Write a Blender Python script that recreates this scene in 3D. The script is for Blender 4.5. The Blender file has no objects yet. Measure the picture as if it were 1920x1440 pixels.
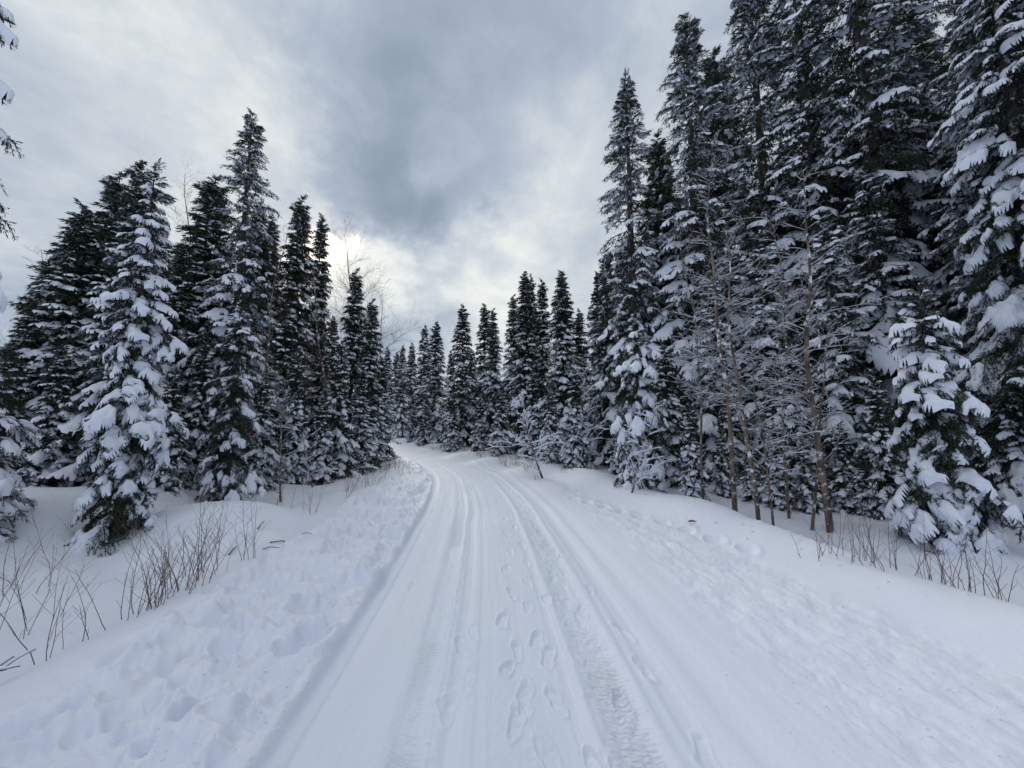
import bpy, math, random
import numpy as np
from mathutils import Vector, Matrix

random.seed(7)
RNG = np.random.default_rng(7)
R = math.radians
sc = bpy.context.scene
col = sc.collection

# ------------------------------------------------------------------ camera
F, PITCH, CAMZ = 721.0, R(5.9), 1.6
cam_d = bpy.data.cameras.new('camera')
cam_d.sensor_width = 36
cam_d.lens = 36 * F / 1920
cam_d.clip_start, cam_d.clip_end = 0.05, 3000
cam = bpy.data.objects.new('camera', cam_d)
cam.location = (0, 0, CAMZ)
cam.rotation_euler = (R(90) + PITCH, 0, 0)
col.objects.link(cam)
sc.camera = cam
CA, SA = math.cos(PITCH), math.sin(PITCH)


def ray(px, py):
    u, v = px - 960, 720 - py
    return np.array([u, F * CA - v * SA, F * SA + v * CA])


def at(px, py, Y):
    """world point on the line of sight of a photo pixel, at the given distance north"""
    d = ray(px, py)
    return d * (Y / d[1]) + np.array([0, 0, CAMZ])


def pix(x, y, z):
    fw = y * CA + (z - CAMZ) * SA
    up = -y * SA + (z - CAMZ) * CA
    return 960 + F * x / fw, 720 - F * up / fw


# ------------------------------------------------------------------ sky
SUN_DIR = Vector(ray(652, 480)).normalized()
world = bpy.data.worlds.new('World')
sc.world = world
world.use_nodes = True
nt = world.node_tree
nt.nodes.clear()


def N(tree, kind, **kw):
    n = tree.nodes.new(kind)
    for k, v in kw.items():
        setattr(n, k, v)
    return n


def wmath(op, a, b=None, c=None, tree=None):
    tree = tree or nt
    n = N(tree, 'ShaderNodeMath', operation=op)
    for i, v in enumerate((a, b, c)):
        if v is None:
            continue
        if isinstance(v, (int, float)):
            n.inputs[i].default_value = v
        else:
            tree.links.new(v, n.inputs[i])
    return n.outputs[0]


def vmath(op, a, b=None, scale=None, tree=None):
    tree = tree or nt
    n = N(tree, 'ShaderNodeVectorMath', operation=op)
    for i, v in enumerate((a, b)):
        if v is None:
            continue
        if isinstance(v, (tuple, list, Vector)):
            n.inputs[i].default_value = v
        else:
            tree.links.new(v, n.inputs[i])
    if scale is not None:
        n.inputs['Scale'].default_value = scale
    return n.outputs['Value'] if op in ('DOT_PRODUCT', 'LENGTH') else n.outputs['Vector']


def mixc(f, a, b, tree=None):
    tree = tree or nt
    n = N(tree, 'ShaderNodeMix', data_type='RGBA')
    for i, v in ((0, f), (6, a), (7, b)):
        if isinstance(v, (int, float)):
            n.inputs[i].default_value = v
        elif isinstance(v, (tuple, list)):
            n.inputs[i].default_value = (*v, 1) if len(v) == 3 else v
        else:
            tree.links.new(v, n.inputs[i])
    return n.outputs[2]


SKY_STRENGTH = 1.0
tc = N(nt, 'ShaderNodeTexCoord')
D = tc.outputs['Generated']
warp = N(nt, 'ShaderNodeTexNoise')
warp.inputs['Scale'].default_value = 3.2
warp.inputs['Detail'].default_value = 6
warp.inputs['Roughness'].default_value = 0.62
nt.links.new(D, warp.inputs['Vector'])
wv = vmath('SCALE', vmath('SUBTRACT', warp.outputs['Color'], (0.5, 0.5, 0.5)), scale=0.42)
DW = vmath('NORMALIZE', vmath('ADD', D, wv))


def blob(px, py, radius_deg, src=None, power=1.0):
    """soft bank of cloud around a direction; radius = where it has fallen to 1/e"""
    d = Vector(ray(px, py)).normalized()
    dt = vmath('DOT_PRODUCT', src if src is not None else DW, tuple(d))
    k = 1.0 / (1 - math.cos(R(radius_deg)))
    return wmath('EXPONENT', wmath('MULTIPLY', wmath('SUBTRACT', dt, 1.0), k))


# cloud layer texture: flattened so that it runs together towards the horizon
sep = N(nt, 'ShaderNodeSeparateXYZ')
nt.links.new(D, sep.inputs[0])
zz = wmath('ADD', wmath('MAXIMUM', sep.outputs[2], 0.0), 0.22)
cmb = N(nt, 'ShaderNodeCombineXYZ')
nt.links.new(wmath('DIVIDE', sep.outputs[0], zz), cmb.inputs[0])
nt.links.new(wmath('DIVIDE', sep.outputs[1], zz), cmb.inputs[1])
n1 = N(nt, 'ShaderNodeTexNoise')
n1.inputs['Scale'].default_value = 1.5
n1.inputs['Detail'].default_value = 7
n1.inputs['Roughness'].default_value = 0.55
n1.inputs['Distortion'].default_value = 0.25
nt.links.new(cmb.outputs[0], n1.inputs['Vector'])
n2 = N(nt, 'ShaderNodeTexNoise')
n2.inputs['Scale'].default_value = 5.5
n2.inputs['Detail'].default_value = 8
n2.inputs['Roughness'].default_value = 0.6
n2.inputs['Distortion'].default_value = 0.4
nt.links.new(cmb.outputs[0], n2.inputs['Vector'])
tex = wmath('ADD', wmath('MULTIPLY', wmath('SUBTRACT', n1.outputs['Fac'], 0.5), 0.75),
            wmath('MULTIPLY', wmath('SUBTRACT', n2.outputs['Fac'], 0.5), 0.42))

dark = wmath('MULTIPLY', blob(740, 375, 8), 0.36)
for args, w in (((870, 370, 7), .26), ((760, 90, 11), .20), ((930, 0, 11), .14), ((640, 340, 4), .12), ((710, 215, 7), .14), ((830, 460, 5), .16), ((1060, 40, 13), .16),
                ((760, 625, 5), .36), ((690, 640, 5), .22), ((0, 560, 9), .12), ((60, 200, 10), .10), ((1250, 30, 14), .08)):
    dark = wmath('ADD', dark, wmath('MULTIPLY', blob(*args), w))
bright = wmath('MULTIPLY', blob(655, 495, 5), 0.26)
for args, w in (((470, 330, 15), .22), ((700, 560, 6), .18), ((860, 575, 8), .24), ((980, 500, 10), .24), ((1080, 330, 9), .12), ((1240, 250, 12), .12),
                ((420, 170, 10), .16), ((745, 500, 3.5), .22), ((800, 320, 3.0), .26), ((850, 260, 5), .18)):
    bright = wmath('ADD', bright, wmath('MULTIPLY', blob(*args), w))
lum = wmath('ADD', wmath('SUBTRACT', wmath('ADD', 0.635, bright), dark), tex)
# overcast sky grows brighter towards the zenith
lum = wmath('ADD', lum, wmath('MULTIPLY', wmath('MAXIMUM', wmath('SUBTRACT', sep.outputs[2], 0.70), 0.0), 1.6))
ramp = N(nt, 'ShaderNodeValToRGB')
nt.links.new(lum, ramp.inputs[0])
el = ramp.color_ramp.elements
el[0].position, el[0].color = 0.0, (0.20, 0.26, 0.315, 1)
el[1].position, el[1].color = 1.0, (0.86, 0.89, 0.86, 1)
for p, c in ((0.25, (0.285, 0.355, 0.43)), (0.55, (0.425, 0.49, 0.59)), (0.78, (0.61, 0.66, 0.71))):
    e = el.new(p)
    e.color = (*c, 1)
over = wmath('MAXIMUM', wmath('SUBTRACT', lum, 1.0), 0.0)
cloud = N(nt, 'ShaderNodeVectorMath', operation='SCALE')
nt.links.new(ramp.outputs[0], cloud.inputs[0])
nt.links.new(wmath('ADD', 1.0, wmath('MULTIPLY', over, 0.35)), cloud.inputs['Scale'])

sky = N(nt, 'ShaderNodeTexSky', sky_type='NISHITA', sun_disc=False)
sky.sun_elevation = math.asin(SUN_DIR.z)
sky.sun_rotation = math.atan2(SUN_DIR.x, SUN_DIR.y)
skys = vmath('SCALE', sky.outputs[0], scale=0.10)
gap = wmath('MULTIPLY', blob(632, 452, 2.4), 0.75)
final = mixc(gap, cloud.outputs[0], skys)
bg = N(nt, 'ShaderNodeBackground')
nt.links.new(final, bg.inputs['Color'])
bg.inputs['Strength'].default_value = SKY_STRENGTH
wo = N(nt, 'ShaderNodeOutputWorld')
nt.links.new(bg.outputs[0], wo.inputs['Surface'])

# ------------------------------------------------------------------ sun behind cloud
sun_d = bpy.data.lights.new('sun', 'SUN')
sun_d.energy = 1.5
sun_d.angle = R(18)
sun_d.color = (1.0, 0.96, 0.90)
sun = bpy.data.objects.new('sun', sun_d)
sun.rotation_euler = (-SUN_DIR).to_track_quat('-Z', 'Y').to_euler()
sun.location = (0, 0, 60)
col.objects.link(sun)

sc.view_settings.view_transform = 'Standard'
sc.view_settings.look = 'None'
sc.view_settings.gamma = 1
sc.view_settings.exposure = 0.05
sc.view_settings.use_curve_mapping = False
sc.render.engine = 'CYCLES'
sc.cycles.use_denoising = True
try:
    sc.cycles.denoiser = 'OPENIMAGEDENOISE'
    sc.cycles.denoising_input_passes = 'RGB_ALBEDO_NORMAL'
    sc.cycles.denoising_prefilter = 'ACCURATE'
except Exception:
    pass
sc.cycles.max_bounces = 5
sc.cycles.diffuse_bounces = 4
sc.cycles.glossy_bounces = 1
sc.cycles.transmission_bounces = 0
sc.cycles.sample_clamp_indirect = 4
sc.cycles.caustics_reflective = False
sc.cycles.caustics_refractive = False


# ------------------------------------------------------------------ materials
def new_mat(name):
    m = bpy.data.materials.new(name)
    m.use_nodes = True
    t = m.node_tree
    t.nodes.clear()
    b = t.nodes.new('ShaderNodeBsdfPrincipled')
    o = t.nodes.new('ShaderNodeOutputMaterial')
    t.links.new(b.outputs[0], o.inputs['Surface'])
    return m, t, b


def noise(t, scale, detail=3, rough=0.5, vec=None, dist=0.0):
    n = t.nodes.new('ShaderNodeTexNoise')
    n.inputs['Scale'].default_value = scale
    n.inputs['Detail'].default_value = detail
    n.inputs['Roughness'].default_value = rough
    n.inputs['Distortion'].default_value = dist
    if vec is not None:
        t.links.new(vec, n.inputs['Vector'])
    return n.outputs['Fac']


def geo_pos(t):
    return t.nodes.new('ShaderNodeNewGeometry').outputs['Position']


def bump(t, b, height, strength, distance, prev=None):
    n = t.nodes.new('ShaderNodeBump')
    n.inputs['Strength'].default_value = strength
    n.inputs['Distance'].default_value = distance
    t.links.new(height, n.inputs['Height'])
    if prev is not None:
        t.links.new(prev, n.inputs['Normal'])
    t.links.new(n.outputs[0], b.inputs['Normal'])
    return n.outputs[0]


def smap(t, v, a, b_, lo=0.0, hi=1.0):
    n = t.nodes.new('ShaderNodeMapRange')
    n.inputs[1].default_value, n.inputs[2].default_value = a, b_
    n.inputs[3].default_value, n.inputs[4].default_value = lo, hi
    t.links.new(v, n.inputs[0])
    return n.outputs[0]


SNOW = (0.765, 0.805, 0.925)
# ground snow: two colours of the same stuff, loose and packed (greyer, compacted ice in the wheel lanes)
M_ground, t, b = new_mat('snow_ground')
pos = geo_pos(t)
att = t.nodes.new('ShaderNodeAttribute')
att.attribute_name = 'pack'
c = mixc(att.outputs['Fac'], SNOW, (0.655, 0.72, 0.835), t)
mott = noise(t, 1.3, 4, 0.6, pos)
c = mixc(smap(t, mott, 0.42, 0.72, 0, 0.16), c, (0.655, 0.72, 0.835), t)
t.links.new(c, b.inputs['Base Color'])
b.inputs['Roughness'].default_value = 0.62
b.inputs['Specular IOR Level'].default_value = 0.25
att2 = t.nodes.new('ShaderNodeAttribute')
att2.attribute_name = 'tread'
sq = t.nodes.new('ShaderNodeSeparateXYZ')
rd = t.nodes.new('ShaderNodeAttribute')
rd.attribute_name = 'road_uv'
t.links.new(rd.outputs['Vector'], sq.inputs[0])
wobble = wmath('MULTIPLY', noise(t, 9.0, 2, 0.5, pos), 2.2, tree=t)
phase = wmath('ADD', wmath('MULTIPLY', sq.outputs[1], 2 * math.pi / 0.034, tree=t), wmath('ADD', wmath('MULTIPLY', sq.outputs[0], 45.0, tree=t), wobble, tree=t), tree=t)
ridge = wmath('MULTIPLY', wmath('SINE', phase, tree=t), att2.outputs['Fac'], tree=t)
scr = wmath('MULTIPLY', noise(t, 60, 3, 0.7, pos), att2.outputs['Fac'], tree=t)
h = wmath('ADD', wmath('MULTIPLY', ridge, 0.6, tree=t), wmath('MULTIPLY', scr, 1.2, tree=t), tree=t)
b1 = bump(t, b, h, 0.9, 0.010)
fine = noise(t, 26, 6, 0.68, pos)
b2 = bump(t, b, fine, 0.45, 0.016, b1)
grain = noise(t, 160, 3, 0.7, pos)
bump(t, b, grain, 0.25, 0.004, b2)

M_snow, t, b = new_mat('snow_on_branches')
b.inputs['Base Color'].default_value = (*SNOW, 1)
b.inputs['Roughness'].default_value = 0.65
b.inputs['Specular IOR Level'].default_value = 0.2
pos = geo_pos(t)
b1 = bump(t, b, noise(t, 14, 5, 0.65, pos), 0.45, 0.03)
bump(t, b, noise(t, 70, 3, 0.6, pos), 0.3, 0.01, b1)

# needles: dark blue-green with olive clumps, snow powder caught on what faces up
M_needle, t, b = new_mat('spruce_needles')
pos = geo_pos(t)
oi = t.nodes.new('ShaderNodeObjectInfo')
c = mixc(smap(t, noise(t, 1.6, 3, 0.6, pos), 0.35, 0.65), (0.012, 0.025, 0.020), (0.032, 0.050, 0.024), t)
c = mixc(smap(t, noise(t, 9.0, 2, 0.6, pos), 0.55, 0.75, 0, 0.7), c, (0.055, 0.05, 0.036), t)
geo = t.nodes.new('ShaderNodeNewGeometry')
sn = t.nodes.new('ShaderNodeSeparateXYZ')
t.links.new(geo.outputs['True Normal'], sn.inputs[0])
upf = smap(t, sn.outputs[2], 0.25, 0.85)
pw = wmath('MULTIPLY', upf, smap(t, noise(t, 5.0, 4, 0.65, pos), 0.50, 0.66), tree=t)
c = mixc(wmath('MULTIPLY', pw, 0.45, tree=t), c, SNOW, t)
t.links.new(c, b.inputs['Base Color'])
b.inputs['Roughness'].default_value = 0.6
b.inputs['Specular IOR Level'].default_value = 0.25


def bark(name, c1, c2, scale, powder=0.0):
    m, t, b = new_mat(name)
    tcn = t.nodes.new('ShaderNodeTexCoord')
    mp = t.nodes.new('ShaderNodeMapping')
    mp.inputs['Scale'].default_value = (1, 1, 0.35)
    t.links.new(tcn.outputs['Object'], mp.inputs[0])
    f = noise(t, scale, 5, 0.65, mp.outputs[0])
    c = mixc(smap(t, f, 0.38, 0.62), c1, c2, t)
    if powder:
        f2 = noise(t, 7, 4, 0.7, tcn.outputs['Object'])
        c = mixc(smap(t, f2, 0.56, 0.62, 0, powder), c, SNOW, t)
    t.links.new(c, b.inputs['Base Color'])
    b.inputs['Roughness'].default_value = 0.85
    bump(t, b, f, 0.8, 0.02)
    return m


M_bark = bark('spruce_bark', (0.035, 0.028, 0.024), (0.085, 0.07, 0.06), 18, 0.7)
M_birch = bark('birch_bark', (0.045, 0.033, 0.027), (0.20, 0.145, 0.108), 8, 0.9)
M_twig = bark('brown_twigs', (0.045, 0.032, 0.028), (0.10, 0.07, 0.055), 12)
M_red = bark('red_osier_bark', (0.075, 0.04, 0.038), (0.15, 0.09, 0.08), 14)
M_pale = bark('pale_birch_twigs', (0.16, 0.13, 0.11), (0.26, 0.21, 0.17), 12)
M_leaf = bark('dead_leaf_brown', (0.20, 0.06, 0.03), (0.28, 0.11, 0.05), 30)
M_weed = bark('dry_weed', (0.12, 0.085, 0.06), (0.22, 0.17, 0.12), 20)


# ------------------------------------------------------------------ object helpers
def tag(o, label=None, cat=None, group=None, kind=None):
    if label: o['label'] = label
    if cat: o['category'] = cat
    if group: o['group'] = group
    if kind: o['kind'] = kind
    return o


def empty(name, loc, rz=0.0):
    o = bpy.data.objects.new(name, None)
    o.location = loc
    o.rotation_euler = (0, 0, rz)
    o.empty_display_size = 0.2
    col.objects.link(o)
    return o


def mesh_data(name, V, T, mat, smooth=False):
    me = bpy.data.meshes.new(name)
    V = np.asarray(V, dtype=np.float32)
    T = np.asarray(T, dtype=np.int32)
    me.vertices.add(len(V))
    me.vertices.foreach_set('co', V.ravel())
    k = T.shape[1]
    me.loops.add(T.size)
    me.loops.foreach_set('vertex_index', T.ravel())
    me.polygons.add(len(T))
    me.polygons.foreach_set('loop_start', np.arange(0, T.size, k, dtype=np.int32))
    me.polygons.foreach_set('loop_total', np.full(len(T), k, dtype=np.int32))
    me.polygons.foreach_set('use_smooth', np.full(len(T), smooth, dtype=bool))
    me.materials.append(mat)
    me.update()
    me.validate()
    return me


def link(name, me, parent=None):
    o = bpy.data.objects.new(name, me)
    col.objects.link(o)
    if parent is not None:
        o.parent = parent
    return o


class Acc:
    """collects triangle soups and joins them"""
    def __init__(self):
        self.v, self.t, self.n = [], [], 0

    def add(self, V, T):
        if len(V) == 0 or len(T) == 0:
            return
        self.v.append(V)
        self.t.append(T + self.n)
        self.n += len(V)

    def data(self, name, mat, smooth=False):
        return mesh_data(name, np.concatenate(self.v), np.concatenate(self.t), mat, smooth)


def tube(P, rad, sides=6, cap=True):
    P = np.asarray(P, float)
    n = len(P)
    rad = np.broadcast_to(np.asarray(rad, float), (n,))
    tan = np.gradient(P, axis=0)
    tan /= np.linalg.norm(tan, axis=1, keepdims=True) + 1e-9
    ref = np.array([0.0, 0.0, 1.0]) if abs(tan[:, 2]).mean() < 0.8 else np.array([1.0, 0.0, 0.0])
    u = np.cross(tan, ref)
    u /= np.linalg.norm(u, axis=1, keepdims=True) + 1e-9
    w = np.cross(tan, u)
    a = np.arange(sides) * 2 * np.pi / sides
    V = P[:, None] + rad[:, None, None] * (np.cos(a)[None, :, None] * u[:, None] + np.sin(a)[None, :, None] * w[:, None])
    V = V.reshape(-1, 3)
    i = np.arange(n - 1)[:, None] * sides
    j = np.arange(sides)[None]
    j2 = (j + 1) % sides
    a0, a1, b0, b1 = (i + j).ravel(), (i + j2).ravel(), (i + sides + j).ravel(), (i + sides + j2).ravel()
    T = np.concatenate([np.stack([a0, a1, b1], 1), np.stack([a0, b1, b0], 1)])
    if cap:
        V = np.concatenate([V, P[-1:] + tan[-1:] * rad[-1] * 0.8])
        k = (n - 1) * sides
        T = np.concatenate([T, np.stack([k + np.arange(sides), k + (np.arange(sides) + 1) % sides, np.full(sides, len(V) - 1)], 1)])
    return V, T


# ------------------------------------------------------------------ value noise
_perm = RNG.random((256, 256))


def vnoise(x, y):
    xi, yi = np.floor(x).astype(int), np.floor(y).astype(int)
    fx, fy = x - xi, y - yi
    fx, fy = fx * fx * fx * (fx * (fx * 6 - 15) + 10), fy * fy * fy * (fy * (fy * 6 - 15) + 10)
    g = lambda a, b_: _perm[a & 255, b_ & 255]
    return (g(xi, yi) * (1 - fx) + g(xi + 1, yi) * fx) * (1 - fy) + (g(xi, yi + 1) * (1 - fx) + g(xi + 1, yi + 1) * fx) * fy - 0.5


def fbm(x, y, s, octv=4, g=0.5):
    r, a, tot = 0, 1.0, 0
    for k in range(octv):
        r = r + a * vnoise(x * s * 2 ** k + 17.3 * k + 50, y * s * 2 ** k + 9.1 * k + 50)
        tot += a
        a *= g
    return 2 * r / tot


def sstep(a, b_, v):
    q = np.clip((v - a) / (b_ - a), 0, 1)
    return q * q * (3 - 2 * q)


# ------------------------------------------------------------------ the road and the snow
RY = np.array([-400, -20, 0, 2, 5, 8, 12, 17, 22, 30, 40, 60, 100, 500.0])
RX = np.array([-4, 0.1, 0.06, -0.02, -0.20, -0.48, -1.15, -2.9, -5.6, -11.0, -18.0, -34, -70, -430.0])
_yy = np.linspace(-400, 500, 9001)
_xx = np.interp(_yy, RY, RX)
_k = np.hanning(41)
_xs = np.convolve(np.pad(_xx, 20, mode='edge'), _k / _k.sum(), mode='valid')
_sl = np.gradient(_xs, _yy)


def road_s(x, y):
    c_ = np.interp(y, _yy, _xs)
    m_ = np.interp(y, _yy, _sl)
    return (x - c_) / np.sqrt(1 + m_ * m_)


STEPS = []  # footprints (s, y, angle, length, depth)
_r = random.Random(3)
for k, (s0, y0) in enumerate([(.10, 1.86), (.20, 2.02), (.05, 2.25), (.13, 2.42), (.30, 2.42), (.04, 2.75), (.10, 2.95), (.33, 2.85), (.27, 3.05), (.03, 3.35), (.24, 3.55), (.13, 3.85), (.30, 4.05),
                              (.10, 4.4), (.34, 4.6), (.18, 5.0), (.36, 5.2), (.20, 5.7), (.33, 6.1), (.55, 1.86), (.42, 1.98), (-.22, 2.62), (-.30, 3.0), (-.20, 3.15), (.68, 2.42), (.98, 2.1),
                              (.93, 2.75), (.95, 3.2), (.72, 3.5), (.88, 3.9), (.60, 4.3), (.80, 4.8), (.5, 5.5), (.65, 6.2), (.25, 6.6), (.4, 7.2), (.2, 7.9), (.35, 8.6), (-.32, 2.35), (-.85, 4.0), (.45, 3.7)]):
    STEPS.append((s0, y0, _r.uniform(-.25, .25), _r.uniform(.10, .135), _r.uniform(.006, .012)))
HOLES = []  # deep old footprints and lumps in the left shoulder
for k in range(190):
    HOLES.append((_r.uniform(-2.8, -1.3), 1.6 + 9 * _r.random() ** 1.5, _r.uniform(.05, .16), _r.uniform(-.075, .05)))
for k in range(40):
    HOLES.append((_r.uniform(1.7, 3.0), 1.6 + 8 * _r.random() ** 1.3, _r.uniform(.04, .09), _r.uniform(-.012, .012)))
# the trail of holes climbing the right bank
for k in range(9):
    HOLES.append((3.1 - .16 * k, 4.9 + .42 * k, .10, -.05))
MOUNDS = [(-5.4, 7.4, 1.15, 0.58), (-7.3, 8.3, 1.0, .3), (-4.3, 9.6, .8, .2), (-7.6, 6.6, .6, .16), (-6.4, 6.9, .5, .12), (-8.6, 5.2, .7, .15), (-3.6, 4.6, .45, .10), (-4.9, 4.7, .5, .12), (-6.0, 5.0, .6, .12), (-4.3, 5.5, .35, .12), (-8.6, 7.2, 1.3, .35), (-6.9, 5.6, .7, .10), (-3.7, 8.3, 1.0, .12), (5.9, 4.9, 1.2, .12), (8.3, 5.3, 1.6, .12), (3.1, 6.6, .8, .07),
          (-6.6, 10.6, 1.4, .25), (1.9, 10.5, 1.0, .16), (0.7, 12.6, .9, .2), (-.9, 15.5, .8, .25), (-2.2, 18.5, .9, .25), (-4.8, 12.3, 1.0, .12), (-4.15, 6.6, .28, .13), (-4.6, 6.0, .22, .10),
          (-5.0, 6.35, .25, .12), (-5.3, 5.95, .3, .10), (10.5, 7.0, 2.0, .3), (-11, 6.5, 2.0, .3)]


def base_profile(s, y):
    """height across the road, from the left ditch to the right bank"""
    d = np.clip(y, 0, 60)
    z = np.zeros_like(s)
    # left: shoulder hump, then slope to the ditch, then level forest floor
    edge = np.interp(d, [0, 4, 8, 14, 22, 40], [2.7, 2.6, 2.25, 1.9, 1.8, 2.0])
    L = -s
    z += 0.04 * sstep(1.15, 1.5, L) * (1 - sstep(edge - .1, edge + 1.6, L))
    ditch = np.interp(d, [0, 5, 9, 14, 22, 40], [-.50, -.40, -.36, -.28, -.08, -.02])
    z += ditch * sstep(edge - .2, edge + 1.9, L)
    z += .38 * sstep(edge + 3.2, edge + 5.5, L)
    # right
    toe = np.interp(d, [0, 3, 6, 9, 14, 22, 40], [3.45, 3.35, 2.85, 2.2, 1.75, 1.9, 2.1])
    z += 0.03 * sstep(1.0, 1.5, s)
    bank = sstep(toe - .15, toe + .75, s)
    z += 0.20 * bank
    z -= 0.17 * sstep(toe + .8, toe + 1.35, s) * np.interp(d, [0, 6, 8, 40], [1, 1, .3, 0])
    z -= .10 * sstep(toe + .8, toe + 1.6, s) * np.interp(d, [0, 4, 6, 8, 10, 40], [0, .6, 1, .8, .3, 0])
    z += 0.10 * sstep(toe + 1.4, toe + 2.6, s)
    z += 0.25 * sstep(toe + 4, toe + 9, s)
    return z


def ground_z(x, y, detail=True):
    x, y = np.asarray(x, float), np.asarray(y, float)
    s = road_s(x, y)
    z = base_profile(s, y)
    off = sstep(2.6, 4.5, np.abs(s))
    z = z + off * (0.16 * fbm(x, y, .35, 3) + 0.06 * fbm(x, y, 1.1, 2))
    for mx, my, mr, mh in MOUNDS:
        q = ((x - mx) ** 2 + (y - my) ** 2) / mr ** 2
        z = z + mh * np.exp(-q ** 1.3 * 1.1)
    z = z + 0.05 * fbm(x, y, .15, 2)
    z = z + 3.0 * sstep(25, 120, np.abs(x) + 0 * y) * 0.3
    if detail:
        # lane: gentle crown, ruts with soft shoulders
        lane = 1 - sstep(1.05, 1.45, np.abs(s + .03))
        wob = .035 * fbm(np.zeros_like(y) + 3, y, .5, 2) + .010 * fbm(np.zeros_like(y) + 9, y, 2.2, 2)
        sw = s + wob

        fade = .62 * (1 - .75 * sstep(3.5, 11, y))

        def rut(c_, w, dep):
            dep = dep * (fade if c_ > -1 else (.5 + fade / 1.44) * (1 - .75 * sstep(8, 13, y)))
            return -dep * np.exp(-((sw - c_) / w) ** 4)
        z = z + rut(-1.14, .075, .062) + rut(-.52, .085, .030) + rut(-.30, .05, .020) + rut(.62, .12, .034) + rut(.98, .06, .024) + rut(-.78, .10, .010) + rut(-.15, .03, .008) + rut(.38, .03, .010)
        z = z + (1 - sstep(8, 13, y)) * .016 * np.exp(-((sw + 1.27) / .05) ** 2) + .010 * np.exp(-((sw - .46) / .03) ** 2) + .014 * np.exp(-((sw - .80) / .035) ** 2) + .008 * np.exp(-((sw + .41) / .02) ** 2)
        z = z + .012 * np.exp(-((sw - 1.12) / .05) ** 2) + rut(1.26, .07, .010) + rut(1.5, .05, .006)
        z = z + lane * (.006 * fbm(s * 9, y * .35, 1.0, 4, .6) + .003 * fbm(x, y, 7, 3, .6))
        # churned right wheel track
        ch = np.exp(-((sw - .62) / .15) ** 4) + .6 * np.exp(-((sw - .25) / .16) ** 4) * sstep(.0, .4, fbm(x, y, 1.6, 2)) + .35 * np.exp(-((sw + .45) / .16) ** 4)
        z = z + ch * .019 * fbm(x, y, 14, 3, .65)
        # left shoulder: trampled and thrown snow
        ls = sstep(1.2, 1.4, -sw) * (1 - sstep(2.5, 3.1, -s))
        a_ = fbm(x + .25 * fbm(x, y, 2, 2), y, 2.4, 4, .55)
        z = z + ls * (.14 * a_ + .060 * (np.abs(fbm(x, y, 4.5, 3, .55)) * -2 + .5) + .022 * fbm(x, y, 11, 3))
        # right shoulder: ripples drawn out along the road
        rs = sstep(1.45, 2.1, s) * (1 - sstep(np.interp(y, [0, 3, 6, 9, 14, 40], [3.3, 3.2, 2.7, 2.1, 1.7, 2.0]), np.interp(y, [0, 3, 6, 9, 14, 40], [3.5, 3.4, 2.9, 2.3, 1.9, 2.2]), s))
        z = z + rs * (.030 * fbm(s * 1.3 + .25 * y, y * .5, 6.2, 4, .6) + .012 * fbm(s + .3 * y, y * .6, 14, 3, .6) + .014 * fbm(x, y, 2.0, 2) - .010)
        # verge left slope: a little broken
        z = z + .012 * off * fbm(x, y, 3.0, 3)
        for s0, y0, an, ln, dep in STEPS:
            m = (np.abs(y - y0) < .4) & (np.abs(s - s0) < .4)
            if not m.any():
                continue
            dx, dy = s[m] - s0 + .03 * fbm(x[m], y[m], 7, 2), y[m] - y0 + .05 * fbm(x[m] + 5, y[m], 6, 2)
            u, v = dx * math.cos(an) + dy * math.sin(an), -dx * math.sin(an) + dy * math.cos(an)
            wv_ = .042 * (1 - .22 * np.exp(-((v + ln * .25) / .04) ** 2))
            q = np.sqrt((u / wv_) ** 2 + (v / ln) ** 2)
            q = q + .35 * fbm(x[m], y[m], 13, 3)
            z[m] += -dep * (1 - sstep(.75, 1.05, q)) + .75 * dep * np.exp(-((q - 1.2) / .16) ** 2) + .9 * dep * (1 - sstep(.8, 1, q)) * fbm(x[m], y[m], 22, 3, .7)
        for s0, y0, rr, dep in HOLES:
            m = (np.abs(y - y0) < rr * 3) & (np.abs(s - s0) < rr * 3)
            if not m.any():
                continue
            q = np.sqrt((s[m] - s0) ** 2 + ((y[m] - y0) * .8) ** 2) / rr + .35 * fbm(x[m], y[m], 6, 2)
            z[m] += dep * (1 - sstep(.5, 1.25, q)) - .3 * dep * np.exp(-((q - 1.35) / .25) ** 2)
    return z


def gz(x, y):
    return float(ground_z(np.array([x]), np.array([y]), False)[0])


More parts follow.
